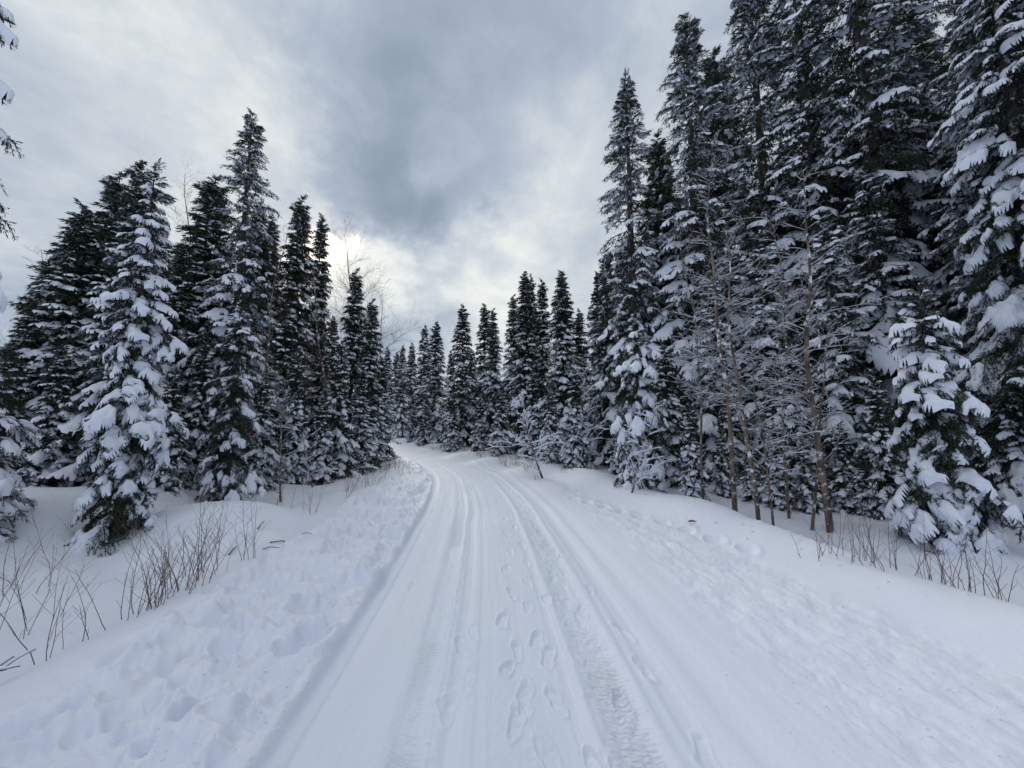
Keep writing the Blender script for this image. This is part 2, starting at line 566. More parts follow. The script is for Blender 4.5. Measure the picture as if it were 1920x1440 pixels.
def build_ground():
    th = np.concatenate([np.linspace(R(-180), R(-59), 46)[:-1], np.linspace(R(-59), R(59), 800), np.linspace(R(59), R(180), 46)[1:-1]])
    rs, r = [.02, .3, .6, .9, 1.1, 1.25], 1.3
    while r < 900:
        rs.append(r)
        if r < 8:
            r += max(.0085, min(r * r / 600, r * .012))
        else:
            r *= 1.013 if r < 30 else 1.05
    rs = np.array(rs)
    print('ground rings', len(rs))
    X = (rs[:, None] * np.sin(th)[None]).ravel()
    Y = (rs[:, None] * np.cos(th)[None]).ravel()
    Z = ground_z(X, Y)
    nr, n_t = len(rs), len(th)
    i = np.arange(nr - 1)[:, None] * n_t
    j = np.arange(n_t)[None]
    j2 = (j + 1) % n_t
    T = np.stack([(i + j).ravel(), (i + n_t + j).ravel(), (i + n_t + j2).ravel(), (i + j2).ravel()], 1)
    # faces wound so that normals point up
    me = mesh_data('snow_ground', np.stack([X, Y, Z], 1), T[:, ::-1], M_ground, True)
    s = road_s(X, Y)
    wob = .035 * fbm(np.zeros_like(Y) + 3, Y, .5, 2) + .010 * fbm(np.zeros_like(Y) + 9, Y, 2.2, 2)
    sw = s + wob
    pack = (1 - sstep(.9, 1.5, np.abs(s))) * (.55 + .5 * fbm(X * 2, Y * .5, 1.0, 3)) + .5 * np.exp(-((sw + 1.14) / .09) ** 4)
    pack += .25 * sstep(1.3, 1.6, s) * (1 - sstep(2.2, 3.2, s)) * (.6 + fbm(X, Y, 1.5, 3))
    tr = np.exp(-((sw - .62) / .12) ** 6) * (.55 + .9 * fbm(X, Y, 1.3, 2)) + .75 * np.exp(-((sw + .52) / .085) ** 6) * sstep(-.25, .2, fbm(X + 8, Y, 1.1, 2))
    for nm, arr in (('pack', np.clip(pack, 0, 1)), ('tread', np.clip(tr, 0, 1) * (1 - sstep(5, 9, Y)))):
        a = me.attributes.new(nm, 'FLOAT', 'POINT')
        a.data.foreach_set('value', arr.astype(np.float32))
    a = me.attributes.new('road_uv', 'FLOAT_VECTOR', 'POINT')
    a.data.foreach_set('vector', np.stack([sw, Y, 0 * Y], 1).astype(np.float32).ravel())
    return tag(link('snow_ground', me), kind='structure')


build_ground()

# ------------------------------------------------------------------ spruce boughs


def make_bough(L, droop=.35, side=.42, sag=.35, seed=0, step=.014, nlen=.026, nwid=.007, cell=.028, thick=.05, cover=1.0,
               spacing=.075, twig=True, sig0=.03, twig_sp=.055, hang=.5):
    """one spruce bough pointing +X: (needle verts, tris), [light snow, heavy snow]"""
    r = np.random.default_rng(seed)

    def main(t):
        t = np.asarray(t, float)
        return np.stack([L * t * (1 - .18 * droop * t), .04 * L * np.sin(t * 5 + seed), -droop * L * .60 * t ** 2.0 + .04 * L * t ** 8], -1)
    segs, weights = [], []
    tt = np.linspace(0, 1, 9)
    P = main(tt)
    for a, b_ in zip(P[:-1], P[1:]):
        segs.append((a, b_)); weights.append(1.0)
    wood = [tube(P[:-1], np.linspace(.012, .003, 8) * (.5 + L * .6), 4, False)]
    n_side = max(4, int(L * .88 / spacing))
    for k in range(n_side):
        t = .10 + .88 * (k + r.uniform(-.25, .25)) / n_side
        t = min(max(t, .05), .985)
        for sg in (-1, 1):
            if r.random() < .06:
                continue
            ln = L * side * (1 - t) ** .65 * min(1, .45 + t * 2.2) * r.uniform(.5, 1.3) + .05
            sw_ = r.choice([.12, .5, .9, 1.15, 1.3])
            ph = R(r.uniform(42, 66))
            p0 = main(t)
            q = np.linspace(0, 1, 5)[:, None]
            sg_sag = sag * r.uniform(.6, 1.5)
            pts = p0 + np.concatenate([ln * q * math.cos(ph) + .12 * ln * q ** 2, sg * ln * q * math.sin(ph) * (1 - .25 * q), -sg_sag * ln * q ** 1.8 - droop * .35 * ln * q], 1)
            for a, b_, w in zip(pts[:-1], pts[1:], (1, .95, .9, .8)):
                segs.append((a, b_)); weights.append(w * sw_)
            if twig and ln > .12:
                m = int(ln / twig_sp)
                for j in range(m):
                    u = (j + .8) / (m + .5)
                    a = p0 + (pts[-1] - p0) * u
                    a = np.array([np.interp(u, q[:, 0], pts[:, c_]) for c_ in range(3)])
                    for s2 in (-1, 1):
                        if r.random() < .2:
                            continue
                        tl = (.05 + .28 * ln * (1 - u)) * r.uniform(.6, 1.1)
                        an = math.atan2(sg * math.sin(ph), math.cos(ph)) + s2 * R(r.uniform(35, 60))
                        dn = r.random() < hang
                        b_ = a + np.array([math.cos(an) * tl * (.45 if dn else 1), math.sin(an) * tl * (.45 if dn else 1), -tl * (r.uniform(.8, 1.3) if dn else r.uniform(.1, .6))])
                        segs.append((a, b_)); weights.append(.03 if dn else .55)
    A = np.array([s_[0] for s_ in segs]); B = np.array([s_[1] for s_ in segs]); W = np.array(weights)
    ln = np.linalg.norm(B - A, axis=1)
    # needles
    cnt = np.maximum(1, np.round(ln / (step * (.55 if L < .6 else 1)))).astype(int)
    idx = np.repeat(np.arange(len(A)), cnt)
    u = r.random(len(idx))[:, None]
    Pn = A[idx] + (B - A)[idx] * u
    d = ((B - A) / (ln[:, None] + 1e-9))[idx]
    rv = r.normal(size=(len(idx), 3)); rv[:, 2] -= .25
    rv -= d * (rv * d).sum(1, keepdims=True)
    rv /= np.linalg.norm(rv, axis=1, keepdims=True) + 1e-9
    sc_ = r.uniform(.7, 1.3, (len(idx), 1))
    tip = Pn + (d * .75 + rv * .62) * nlen * sc_
    wv_ = np.cross(d, rv) * nwid * .5
    V = np.stack([Pn - wv_, Pn + wv_, tip], 1).reshape(-1, 3)
    T = np.arange(len(V)).reshape(-1, 3)
    acc = Acc(); acc.add(V, T)
    for w in wood:
        acc.add(*w)
    # snow field
    q_n = np.maximum(1, np.ceil(ln / .03)).astype(int)
    ii = np.repeat(np.arange(len(A)), q_n)
    uu = np.concatenate([(np.arange(k) + .5) / k for k in q_n])[:, None]
    Q = A[ii] + (B - A)[ii] * uu
    QW = W[ii]

    def sheet(c_, cov, th, sig, sd, brk=.42, below=False):
        lo, hi = Q[:, :2].min(0) - c_ * 1.5, Q[:, :2].max(0) + c_ * 1.5
        nx, ny = int((hi[0] - lo[0]) / c_) + 2, int((hi[1] - lo[1]) / c_) + 2
        gx, gy = np.meshgrid(lo[0] + np.arange(nx) * c_, lo[1] + np.arange(ny) * c_, indexing='ij')
        G = np.stack([gx.ravel(), gy.ravel()], 1)
        d2 = ((G[:, None] - Q[None, :, :2]) ** 2).sum(-1) / sig ** 2
        ww = np.exp(-d2) * QW
        S = ww.sum(1)
        zb = ((ww * Q[:, 2]).sum(1) + 1e-9 * Q[:, 2].mean()) / (S + 1e-9)
        dmin = d2.argmin(1)
        far = S < 1e-5
        zb[far] = Q[dmin[far], 2]
        Fv = 1 - np.exp(-S * .45)
        rx = sd * 3.7
        nz = fbm(G[:, 0] + rx, G[:, 1] + rx, 5.6, 3, .6) * .95 + fbm(G[:, 0] + rx, G[:, 1], 1.6 , 2) * .5
        # snow slips off close to the trunk side and the outermost tips
        foot = Fv > .35
        Fv = Fv * .75 + nz * brk - .3 * np.exp(-(G[:, 0] / (.15 * L + .02)) ** 2)
        Fv = Fv - max(.30, np.quantile(Fv[foot], 1 - cov) if foot.any() else 1)
        ins = (Fv > 0).reshape(nx, ny)
        keep = ins[:-1, :-1].astype(int) + ins[1:, :-1] + ins[:-1, 1:] + ins[1:, 1:] >= 2
        ci, cj = np.nonzero(keep)
        if len(ci) == 0:
            return np.zeros((0, 3)), np.zeros((0, 3), int)
        F2 = Fv.reshape(nx, ny)
        g0, g1 = np.gradient(F2, c_)
        Z = zb.reshape(nx, ny)
        gm = g0 ** 2 + g1 ** 2 + 1e-6
        out = F2 <= 0
        sh = np.where(out, -F2 / gm, 0)
        mx = c_ * .9
        k_ = sh * np.sqrt(gm)
        sh = np.where(k_ > mx, mx / np.sqrt(gm), sh)
        px_, py_ = gx + sh * g0, gy + sh * g1
        if below:
            Zs = Z - .012
        else:
            Zs = Z + .008 + th * np.sqrt(np.clip(F2, 0, 1) / .6) * (1 + .45 * fbm(gx + rx, gy, 7, 2) + .4 * fbm(gx, gy + rx, 15, 2))
            Zs = np.where(out, Z - .018 - .15 * th, Zs)
        V = np.stack([px_, py_, Zs], -1).reshape(-1, 3)
        v00, v10, v11, v01 = ci * ny + cj, (ci + 1) * ny + cj, (ci + 1) * ny + cj + 1, ci * ny + cj + 1
        T = np.concatenate([np.stack([v00, v10, v11], 1), np.stack([v00, v11, v01], 1)])
        used, inv = np.unique(T, return_inverse=True)
        return V[used], inv.reshape(-1, 3)
    sig = sig0 + .008 * L
    light = sheet(cell, .20 * cover, thick * .8, sig, seed, .75)
    heavy = sheet(cell, .45 * cover, thick * 1.2, sig * 1.15, seed + 5, .50)
    return (np.concatenate(acc.v), np.concatenate(acc.t)), light, heavy


LENGTHS = [.28, .5, .85, 1.35]
LONGER = [.28, .5, .85, 1.35, 2.0]


def library(seed, droop, sag, step, nlen, nwid, cell, thick, spacing, twig, side=.42, sig0=.03, twig_sp=.055, hang=.5, lengths=LENGTHS):
    lib = []
    for li, L in enumerate(lengths):
        row = []
        for v in range(2):
            row.append(make_bough(L, droop * (1 + .35 * v), side * (1 if L < 1 else .85), sag, seed + li * 10 + v, step, nlen, nwid, cell, thick * (.55 + .45 * min(1, L)),
                                  1.0, spacing, twig, sig0, twig_sp, hang))
        lib.append((L, row))
    return lib


def bough_plan(H, Rb, seed, z0=.25, gap=.24, per=6, top_up=48, low=-18, expo=.8, rag=.25, heavy=.45, bare=.1, twin=False, bare_low=0, inner=True):
    """list of (z, azimuth, pitch, length, snow kind)"""
    r = random.Random(seed)
    out = []
    z = z0
    while z < H - .5:
        f = (H - z) / (H - z0)
        rad = Rb * f ** expo * (1 - .12 * max(0, f - .85) / .15)
        g = gap * (.32 + .68 * min(1, rad / .8)) * r.uniform(.75, 1.25)
        wh = r.uniform(1 - rag, 1 + rag * .6)
        a0 = r.uniform(0, 6.28)
        m = per + (1 if rad > 1 else 0) + r.choice((-1, 0, 0, 1))
        for k in range(m):
            L = max(.10, rad * wh * r.uniform(1 - rag * 1.2, 1 + rag * .5))
            a = a0 + k * 2 * math.pi / m + r.uniform(-.35, .35)
            pit = top_up + (low + 8 - top_up) * min(1, f ** .5 * 1.15) + r.uniform(-9, 9)
            u = r.random()
            kind = 2 if u < heavy else (1 if u < 1 - bare else 0)
            if z < bare_low and r.random() < .6:
                kind = 0
            out.append((z + r.uniform(-.3, .3) * g, a, pit, L, kind))
        if inner and rad > .55:
            for k in range(3):
                out.append((z + r.uniform(-.5, .5) * g, r.uniform(0, 6.28), r.uniform(-10, 25), rad * r.uniform(.35, .6), r.choice((0, 1))))
        z += g
    # leader shoots
    for k in range(10):
        out.append((H - .08 - .07 * k, r.uniform(0, 6.28), r.uniform(38, 60), .07 + .028 * k, 1 if k % 3 else 2))
    out.append((H - .16, 0, 89, .22, 0))
    for k in range(6):
        out.append((H - .10 - .09 * k, r.uniform(0, 6.28), r.uniform(45, 70), .10 + .03 * k, 0))
    return out


def pick(lib, L, r):
    best = min(range(len(lib)), key=lambda i: abs(math.log(lib[i][0] / L)))
    return best, r.randrange(2)


def bough_mat(a, pit, roll, scl):
    return Matrix.Rotation(a, 3, 'Z') @ Matrix.Rotation(-R(pit), 3, 'Y') @ Matrix.Rotation(R(roll), 3, 'X') @ Matrix.Diagonal((scl, scl, scl))


def trunk_mesh(H, r0, seed, sides=9):
    r = random.Random(seed)
    t_ = np.linspace(0, 1, 14)
    a, b_ = r.uniform(0, 6), r.uniform(0, 6)
    P = np.stack([.008 * H * np.sin(t_ * 3 + a) * t_ * (1 - t_), .008 * H * np.sin(t_ * 2.4 + b_) * t_ * (1 - t_), -.4 + t_ * (H + .25)], 1)
    V, T = tube(P, r0 * (1 - t_) ** .85 + .006, sides)
    return mesh_data('trunk', V, T, M_bark, True)


def joined_tree(lib, plan, seed, H, r0):
    r = random.Random(seed)
    ac, sn = Acc(), Acc()
    for z, a, pit, L, kind in plan:
        li, v = pick(lib, L, r)
        nd, lt, hv = lib[li][1][v]
        s_ = L / lib[li][0]
        M = np.array(bough_mat(a, pit, r.uniform(-18, 18), s_))
        if r.random() < .5:
            M = M @ np.diag([1, -1, 1])
        o = np.array([0, 0, z])
        ac.add(nd[0] @ M.T + o, nd[1])
        if kind:
            s2 = lt if kind == 1 else hv
            if len(s2[0]):
                sn.add(s2[0] @ M.T + o, s2[1])
    return dict(H=H, crown=ac.data('crown', M_needle), snow=sn.data('snow_load', M_snow, True), trunk=trunk_mesh(H, r0, seed))


NEAR = library(100, .62, .60, .024, .060, .018, .046, .085, .12, True, sig0=.042, twig_sp=.10, lengths=LONGER)
MID = library(200, .62, .60, .032, .095, .032, .066, .10, .16, True, sig0=.055, twig_sp=.2, hang=.8)
FAR = library(300, .60, .55, .065, .16, .06, .12, .12, .24, True, sig0=.085, twig_sp=.3, hang=.8)
HERO = library(400, .66, .62, .0085, .036, .0095, .022, .105, .085, True, sig0=.040, lengths=LONGER)
for nm, lb in (('near', NEAR), ('mid', MID), ('far', FAR), ('hero', HERO)):
    print(nm, [[(len(v[0][1]), len(v[1][1]), len(v[2][1])) for v in row] for L, row in lb])

ARCH = {
    # close tall trees of the right stand
    'A': joined_tree(NEAR, bough_plan(12, 1.95, 11, gap=.29, per=5, rag=.20, heavy=.42, expo=.7, inner=False), 1, 12, .15),
    'B': joined_tree(NEAR, bough_plan(18, 2.7, 12, gap=.36, per=5, rag=.42, low=-28, heavy=.38, bare=.2, inner=False), 2, 18, .21),
    'C': joined_tree(NEAR, bough_plan(8, 1.6, 13, gap=.27, per=5, rag=.30, heavy=.6, low=-25, inner=False), 3, 8, .11),
    # mid-distance
    'D': joined_tree(MID, bough_plan(10, 1.6, 21, gap=.26, rag=.18, heavy=.5), 4, 10, .12),
    'E': joined_tree(MID, bough_plan(10, 1.35, 22, gap=.26, rag=.26, heavy=.45, expo=.72), 5, 10, .11),
    'G': joined_tree(MID, bough_plan(7, 1.4, 23, gap=.22, rag=.3, heavy=.55, low=-25), 6, 7, .09),
    # far
    'K': joined_tree(FAR, bough_plan(10, 1.75, 31, gap=.32, rag=.2, heavy=.6, inner=False), 7, 10, .12),
    'M': joined_tree(FAR, bough_plan(10, 1.5, 32, gap=.32, rag=.2, heavy=.55, expo=.78, inner=False), 8, 10, .12),
}
for k, v in ARCH.items():
    print(k, len(v['crown'].polygons), len(v['snow'].polygons))
TREES = []


def spruce(x, y, H, arch, label, width=1.0, group=None, rz=None, lean=(0, 0)):
    A_ = ARCH[arch]
    z = gz(x, y)
    o = empty('spruce_tree', (x, y, z), random.uniform(0, 6.28) if rz is None else rz)
    s_ = H / A_['H']
    o.scale = (s_ * width, s_ * width, s_)
    o.rotation_euler[0], o.rotation_euler[1] = lean
    tag(o, label, 'spruce tree', group)
    link('trunk', A_['trunk'], o)
    link('crown', A_['crown'], o)
    link('snow_load', A_['snow'], o)['kind'] = 'stuff'
    TREES.append((x, y))
    return o


def spruce_top(px, py, Y, arch, label, width=1.0, group=None, **kw):
    """tree whose tip stands on the sight line of a photo point, Y metres ahead"""
    p = at(px, py, Y)
    H = p[2] - gz(p[0], p[1])
    return spruce(p[0], p[1], H, arch, label, width, group, **kw)


HERO_DATA = {}


def islands(V, T):
    lab = np.arange(len(V))
    while True:
        m = lab[T].min(1)
        new = lab.copy()
        for c_ in range(3):
            np.minimum.at(new, T[:, c_], m)
        new = new[new]
        if (new == lab).all():
            break
        lab = new
    out = []
    for k in np.unique(lab[T[:, 0]]):
        Tk = T[lab[T[:, 0]] == k]
        used, inv = np.unique(Tk, return_inverse=True)
        out.append((V[used], inv.reshape(-1, 3)))
    big = max(len(t) for _, t in out)
    return [q for q in out if len(q[1]) > .14 * big]


def hero_data(li, v, what):
    key = (li, v, what)
    if key not in HERO_DATA:
        nd, lt, hv = HERO[li][1][v]
        if what == 'n':
            HERO_DATA[key] = [mesh_data('bough', nd[0], nd[1], M_needle)]
        else:
            src = lt if what == 1 else hv
            HERO_DATA[key] = [mesh_data('snow_load', V, T, M_snow, True) for V, T in islands(*src)] if len(src[1]) else []
    return HERO_DATA[key]


def hero_tree(x, y, H, plan, label, r0, seed, cat='spruce tree', narrow=1.0, name='spruce_tree'):
    z = gz(x, y)
    o = empty(name, (x, y, z), 0)
    tag(o, label, cat)
    link('trunk', trunk_mesh(H, r0, seed), o)
    r = random.Random(seed)
    for z_, a, pit, L, kind in plan[:300]:
        li, v = pick(HERO, L, r)
        b_ = link('bough', hero_data(li, v, 'n')[0], o)
        s_ = L / HERO[li][0]
        M = (bough_mat(a, pit, r.uniform(-15, 15), s_) @ Matrix.Diagonal((1, narrow, 1))).to_4x4()
        M.translation = Vector((0, 0, z_))
        b_.matrix_local = M
        if kind:
            for me in hero_data(li, v, kind):
                link('snow_load', me, b_)
    TREES.append((x, y))
    return o


# ------------------------------------------------------------------ the individual spruces seen in the photo
# left, in front: snow-laden young spruce
p = at(292, 305, 6.5)
hero_tree(p[0], p[1], p[2] - gz(p[0], p[1]), bough_plan(p[2] - gz(p[0], p[1]), 1.12, 71, z0=.2, gap=.29, per=6, top_up=40, low=-34, expo=.66, rag=.3, heavy=.88, bare=.05, bare_low=1.0),
          'young spruce with the thickest white snow pads, standing in front of the left stand', .09, 71)
# right, in front: small snow-laden spruce
p = at(1722, 522, 4.9)
hero_tree(p[0], p[1], p[2] - gz(p[0], p[1]), bough_plan(p[2] - gz(p[0], p[1]), .95, 72, z0=.12, gap=.25, per=6, top_up=40, low=-42, expo=.55, rag=.28, heavy=.78, bare=.06),
          'short spruce bowed under snow at the edge of the right stand, behind the reddish twigs', .05, 72)
# right: drooping spruce beside the slender tall one
p = at(1188, 585, 8.6)
hero_tree(p[0], p[1], p[2] - gz(p[0], p[1]), bough_plan(p[2] - gz(p[0], p[1]), 1.25, 73, z0=.15, gap=.32, per=6, top_up=30, low=-40, expo=.5, rag=.3, heavy=.6, bare=.15),
          'broad drooping spruce at the left foot of the right stand, touching the bank', .07, 73)
# right edge: big spruce with large snowy boughs, top out of the frame
hero_tree(8.35, 5.95, 10.5, bough_plan(10.5, 1.75, 74, z0=.3, gap=.34, per=7, top_up=40, low=-32, expo=.6, rag=.3, heavy=.5, bare=.15, inner=False)[:300],
          'tall spruce cut by the right edge with long snow-covered boughs down to the ground', .15, 74)
# left: front spruce before the tallest one
p = at(452, 560, 8.7)
hero_tree(p[0], p[1], p[2] - gz(p[0], p[1]), bough_plan(p[2] - gz(p[0], p[1]), .95, 75, z0=.15, gap=.30, per=6, top_up=40, low=-25, expo=.6, rag=.4, heavy=.35, bare=.2),
          'thin light-snowed spruce just in front of the tallest tree of the left stand', .06, 75)
# far left foreground: tree outside the frame whose branch tips reach in
tips = [(30, 45, 2), (34, 150, 2), (14, 195, 0), (46, 245, 1), (30, 345, 0), (34, 392, 0), (40, 520, 2), (8, 480, 2), (20, 5, 1)]
BX, BY = -4.75, 2.9
plan = []
for px, py, kd in tips:
    p = at(px, py, BY + .1)
    z_ = p[2] - gz(BX, BY)
    L = math.hypot(p[0] - BX, p[1] - BY) + .09
    plan.append((z_ + L * .22, math.atan2(p[1] - BY, p[0] - BX), -4, L * 1.02, kd))
r_ = random.Random(5)
for k in range(46):
    plan.append((2.3 + k * .09, r_.uniform(2.0, 4.6), r_.uniform(-15, 20), r_.uniform(.5, 1.0), r_.choice((0, 1, 2))))
hero_tree(BX, BY, 6.6, plan, narrow=.45, label= 'near spruce beyond the left edge, only snowy branch tips reaching into the sky', r0=.07, seed=76)
# left edge, low bushy spruce
p = at(-30, 600, 5.6)
hero_tree(p[0], p[1], p[2] - gz(p[0], p[1]), bough_plan(p[2] - gz(p[0], p[1]), 1.15, 77, z0=.25, gap=.32, per=6, top_up=35, low=-15, expo=.5, rag=.3, heavy=.3, bare=.2),
          'low bushy spruce half cut off by the left edge', .07, 77)

L_ = [
    (268, 300, 8.6, 'D', 'dark spruce peaking right behind the snow-laden young spruce', .95),
    (226, 322, 9.6, 'E', 'spruce with a blunt top just left of the highest tip behind the snow-laden spruce', 1.15),
    (155, 380, 9.2, 'D', 'spruce with the leftmost free-standing top of the left stand', 1.25),
    (100, 478, 9.6, 'G', 'spruce on the left slope of the skyline, just below the leftmost top', 1.2),
    (62, 560, 8.8, 'D', 'shorter spruce stepping down the skyline towards the left edge', 1.2),
    (22, 640, 8.0, 'G', 'lowest spruce on the skyline at the left edge, behind the bushy one', 1.2),
    (404, 330, 12.5, 'E', 'dark spruce with a ragged crown close behind and left of the tallest left tree', 1.35),
    (474, 208, 11.0, 'A', 'tallest spruce of the left stand, broad cone against the bright cloud', 1.0),
    (567, 367, 15.0, 'E', 'slim spruce right of the tallest left tree, sky showing through its top', .95),
    (604, 401, 17.0, 'E', 'thin pointed spruce beside the sun gap in the clouds', .75),
    (669, 503, 16.0, 'E', 'dark spruce standing under the bare birch next to the sun gap', .95),
    (699, 560, 15.2, 'E', 'crooked-topped spruce at the right end of the left stand', 1.0),
    (715, 668, 17.6, 'D', 'dense dark spruce at the bend, its skirt touching the left road verge', 1.45),
    (344, 455, 10.5, 'D', 'dark spruce in the gap left of the tallest left tree', 1.1),
    (535, 560, 13.0, 'G', 'spruce filling the gap between the tallest left tree and the slim one', 1.0),
    (640, 640, 13.5, 'G', 'middle-height spruce with snow pads in front of the right end of the left stand', .95),
    (562, 655, 11.6, 'G', 'small dark spruce with one snowy side behind the bare verge saplings', 1.0),
    (608, 740, 12.2, 'G', 'lowest small spruce at the front of the left stand by the verge saplings', 1.1),
    (680, 690, 14.4, 'D', 'short spruce in the dark corner before the road bend', 1.25),
    (500, 690, 10.2, 'G', 'half-hidden small spruce between the thin light-snowed spruce and the verge', .9),
    (390, 600, 10.0, 'D', 'spruce in the shadowed gap right of the snow-laden young spruce', 1.0),
    (120, 640, 7.9, 'G', 'wide low spruce behind the left flank of the snow-laden young spruce', 1.1),
    (330, 690, 8.6, 'G', 'small dark spruce close to the right flank of the snow-laden young spruce', 1.0),
]
for px, py, Y, a, lab, w in L_:
    spruce_top(px, py, Y, a, lab, w * 1.15)
F_ = [
    (727, 653, 40, 'K', 'farthest small spruce where the road disappears', .9),
    (744, 660, 42, 'M', 'slender faraway spruce second in line beyond the bend', .9),
    (755, 648, 37, 'K', 'faraway spruce with a sharp tip beyond the bend, third in line', .85),
    (773, 643, 39, 'M', 'snowy faraway spruce fourth in line beyond the bend', .9),
    (797, 612, 32, 'K', 'taller far spruce just left of the pair over the bend', .9),
    (818, 604, 28, 'K', 'far spruce with a wide cone standing over the bend', 1.0),
    (846, 660, 33, 'M', 'low far spruce in the gap left of the steeple-like one', .9),
    (868, 573, 24, 'K', 'steeple-like spruce standing alone above the bend', 1.0),
    (886, 655, 28, 'M', 'low far spruce in the gap right of the steeple-like one', .9),
    (909, 571, 25, 'M', 'left tree of the twin spruces in the middle of the far row', .9),
    (925, 578, 22.5, 'D', 'right tree of the twin spruces in the middle of the far row', .85),
    (963, 552, 20.5, 'D', 'spruce on the left shoulder of the tallest far cluster', .85),
    (984, 508, 18.6, 'E', 'highest spruce of the far cluster, narrow spire', .95),
    (995, 516, 21, 'D', 'spire close behind the highest one of the far cluster', .75),
    (1016, 523, 20, 'E', 'narrow spruce right of the highest spire of the far cluster', .8),
    (1053, 507, 15, 'D', 'spruce with a double top and thick snow at the right end of the far row', 1.05),
    (1086, 580, 15.5, 'E', 'lower spruce tucked behind the double-topped one', .9),
    (850, 735, 22, 'G', 'small spruce at the foot of the steeple-like one', 1.0),
    (940, 720, 17.5, 'G', 'small dark spruce at the foot of the twin spruces', 1.0),
    (900, 745, 19.5, 'G', 'low spruce beside the road bend, left of the twin spruces', 1.1),
    (1000, 690, 15.8, 'G', 'short spruce before the highest spire of the far cluster', 1.0),
    (1035, 715, 12.6, 'G', 'green low spruce by the road in front of the double-topped one', .85),
    (1078, 690, 11.6, 'G', 'low shaded spruce left of the broad drooping spruce', .95),
    (800, 740, 27, 'K', 'low spruce close to the outer side of the road bend', 1.1),
    (775, 745, 30, 'M', 'low distant spruce where the road narrows', 1.2),
]
for px, py, Y, a, lab, w in F_:
    spruce_top(px, py, Y, a, lab, w * 1.28)
R__ = [
    (1172, 138, 12.5, 'A', 'slender tall spruce at the left end of the right stand', .88),
    (1284, 25, 11.5, 'A', 'second tall spruce of the right stand, upswept boughs around its tip', .95),
    (1338, 92, 14.0, 'E', 'thin dark spruce in the gap right of the upswept one', .9),
    (1402, -70, 11.5, 'A', 'tall spruce right of the thin dark one, top just out of frame', 1.0),
    (1475, -230, 10.5, 'B', 'ragged tall spruce left of the one with a bare visible trunk', 1.0),
    (1560, -420, 9.5, 'B', 'tallest right spruce with its grey trunk showing between open boughs', 1.05),
    (1692, -8, 10.0, 'C', 'spruce whose upswept tip reaches the top edge beside the right sky gap', .8),
    (1640, -300, 12.5, 'B', 'tall spruce behind the one with the visible trunk', 1.0),
    (1850, -330, 9.0, 'B', 'tall dense spruce right of the sky gap', 1.0),
    (1920, -420, 7.4, 'B', 'huge spruce rising out of the top right corner', 1.0),
    (1545, 400, 8.0, 'C', 'mid-height dark spruce behind the snowy birch tangle', 1.0),
    (1625, 300, 8.4, 'C', 'mid-height spruce left of the short bowed one', .95),
    (1425, 430, 9.5, 'C', 'mid-height spruce behind the twin orange birch trunks', .95),
    (1330, 500, 9.8, 'C', 'dark mid-height spruce left of the twin birch trunks', 1.0),
    (1245, 640, 9.0, 'G', 'low spruce with fanned snow fingers near the road', 1.0),
    (1132, 520, 13.5, 'D', 'spruce half behind the left flank of the slender tall one', .9),
    (1295, 760, 7.6, 'G', 'small dark spruce low behind the leftmost birch', .9),
    (1640, 700, 6.4, 'G', 'small snow-dusted spruce low between the thick birch and the bowed spruce', .9),
    (1880, 640, 6.0, 'G', 'small snowy spruce low behind the right flank of the bowed spruce', 1.0),
    (1780, 250, 9.0, 'A', 'mid-height dark spruce above the short bowed one', 1.2),
    (1480, 640, 7.6, 'G', 'small spruce in the dark hollow behind the birches', .9),
]
for px, py, Y, a, lab, w in R__:
    spruce_top(px, py, Y, a, lab, w * 1.25)

for i, (px, py, Y, w) in enumerate([(1300, 830, 8.6, 1.3), (1350, 800, 8.0, 1.3), (1405, 820, 7.6, 1.4), (1450, 790, 7.2, 1.3), (1505, 810, 7.0, 1.4), (1575, 790, 6.9, 1.4), (1615, 830, 6.6, 1.3),
                                    (1225, 800, 9.4, 1.3), (1160, 770, 10.5, 1.4), (1205, 700, 10.8, 1.4), (1275, 700, 9.8, 1.4), (1365, 690, 9.4, 1.4), (1450, 680, 8.9, 1.4), (1530, 700, 8.6, 1.4), (1600, 660, 8.2, 1.4), (1670, 800, 6.6, 1.3), (1840, 840, 6.5, 1.4), (1890, 800, 6.3, 1.4), (1540, 860, 7.8, 1.5), (1380, 870, 8.8, 1.5)]):
    spruce_top(px, py, Y, 'G', 'young spruce in the dark undergrowth of the right stand, in or behind the birches', w, 'young spruces under the right stand')
for i, (px, py, Y, w) in enumerate([(395, 810, 9.4, 1.4), (345, 800, 9.0, 1.4), (470, 800, 10.4, 1.4), (530, 820, 11.0, 1.3), (140, 800, 8.2, 1.4), (70, 800, 7.6, 1.4), (300, 820, 9.6, 1.4)]):
    spruce_top(px, py, Y, 'G', 'low young spruce in the dark undergrowth at the foot of the left stand', w, 'young spruces under the left stand')

# ------------------------------------------------------------------ trees deeper in the two stands, behind the named ones
SKYL = [(-400, 500), (0, 700), (60, 620), (110, 540), (150, 470), (200, 440), (240, 400), (310, 430), (345, 480), (400, 420), (440, 360), (500, 380), (530, 560), (560, 520), (610, 560), (640, 640), (690, 660),
        (715, 720), (745, 730), (780, 710), (830, 720), (845, 740), (890, 690), (945, 680), (1000, 610), (1030, 630), (1090, 660), (1110, 600), (1150, 340), (1210, 380), (1250, 210), (1320, 260), (1370, 150),
        (1400, 60), (1500, -60), (1600, -60), (1650, 120), (1720, 150), (1760, 260), (1800, 150), (1850, 0), (2300, -300)]
sx_, sy_ = zip(*SKYL)
r_ = random.Random(21)


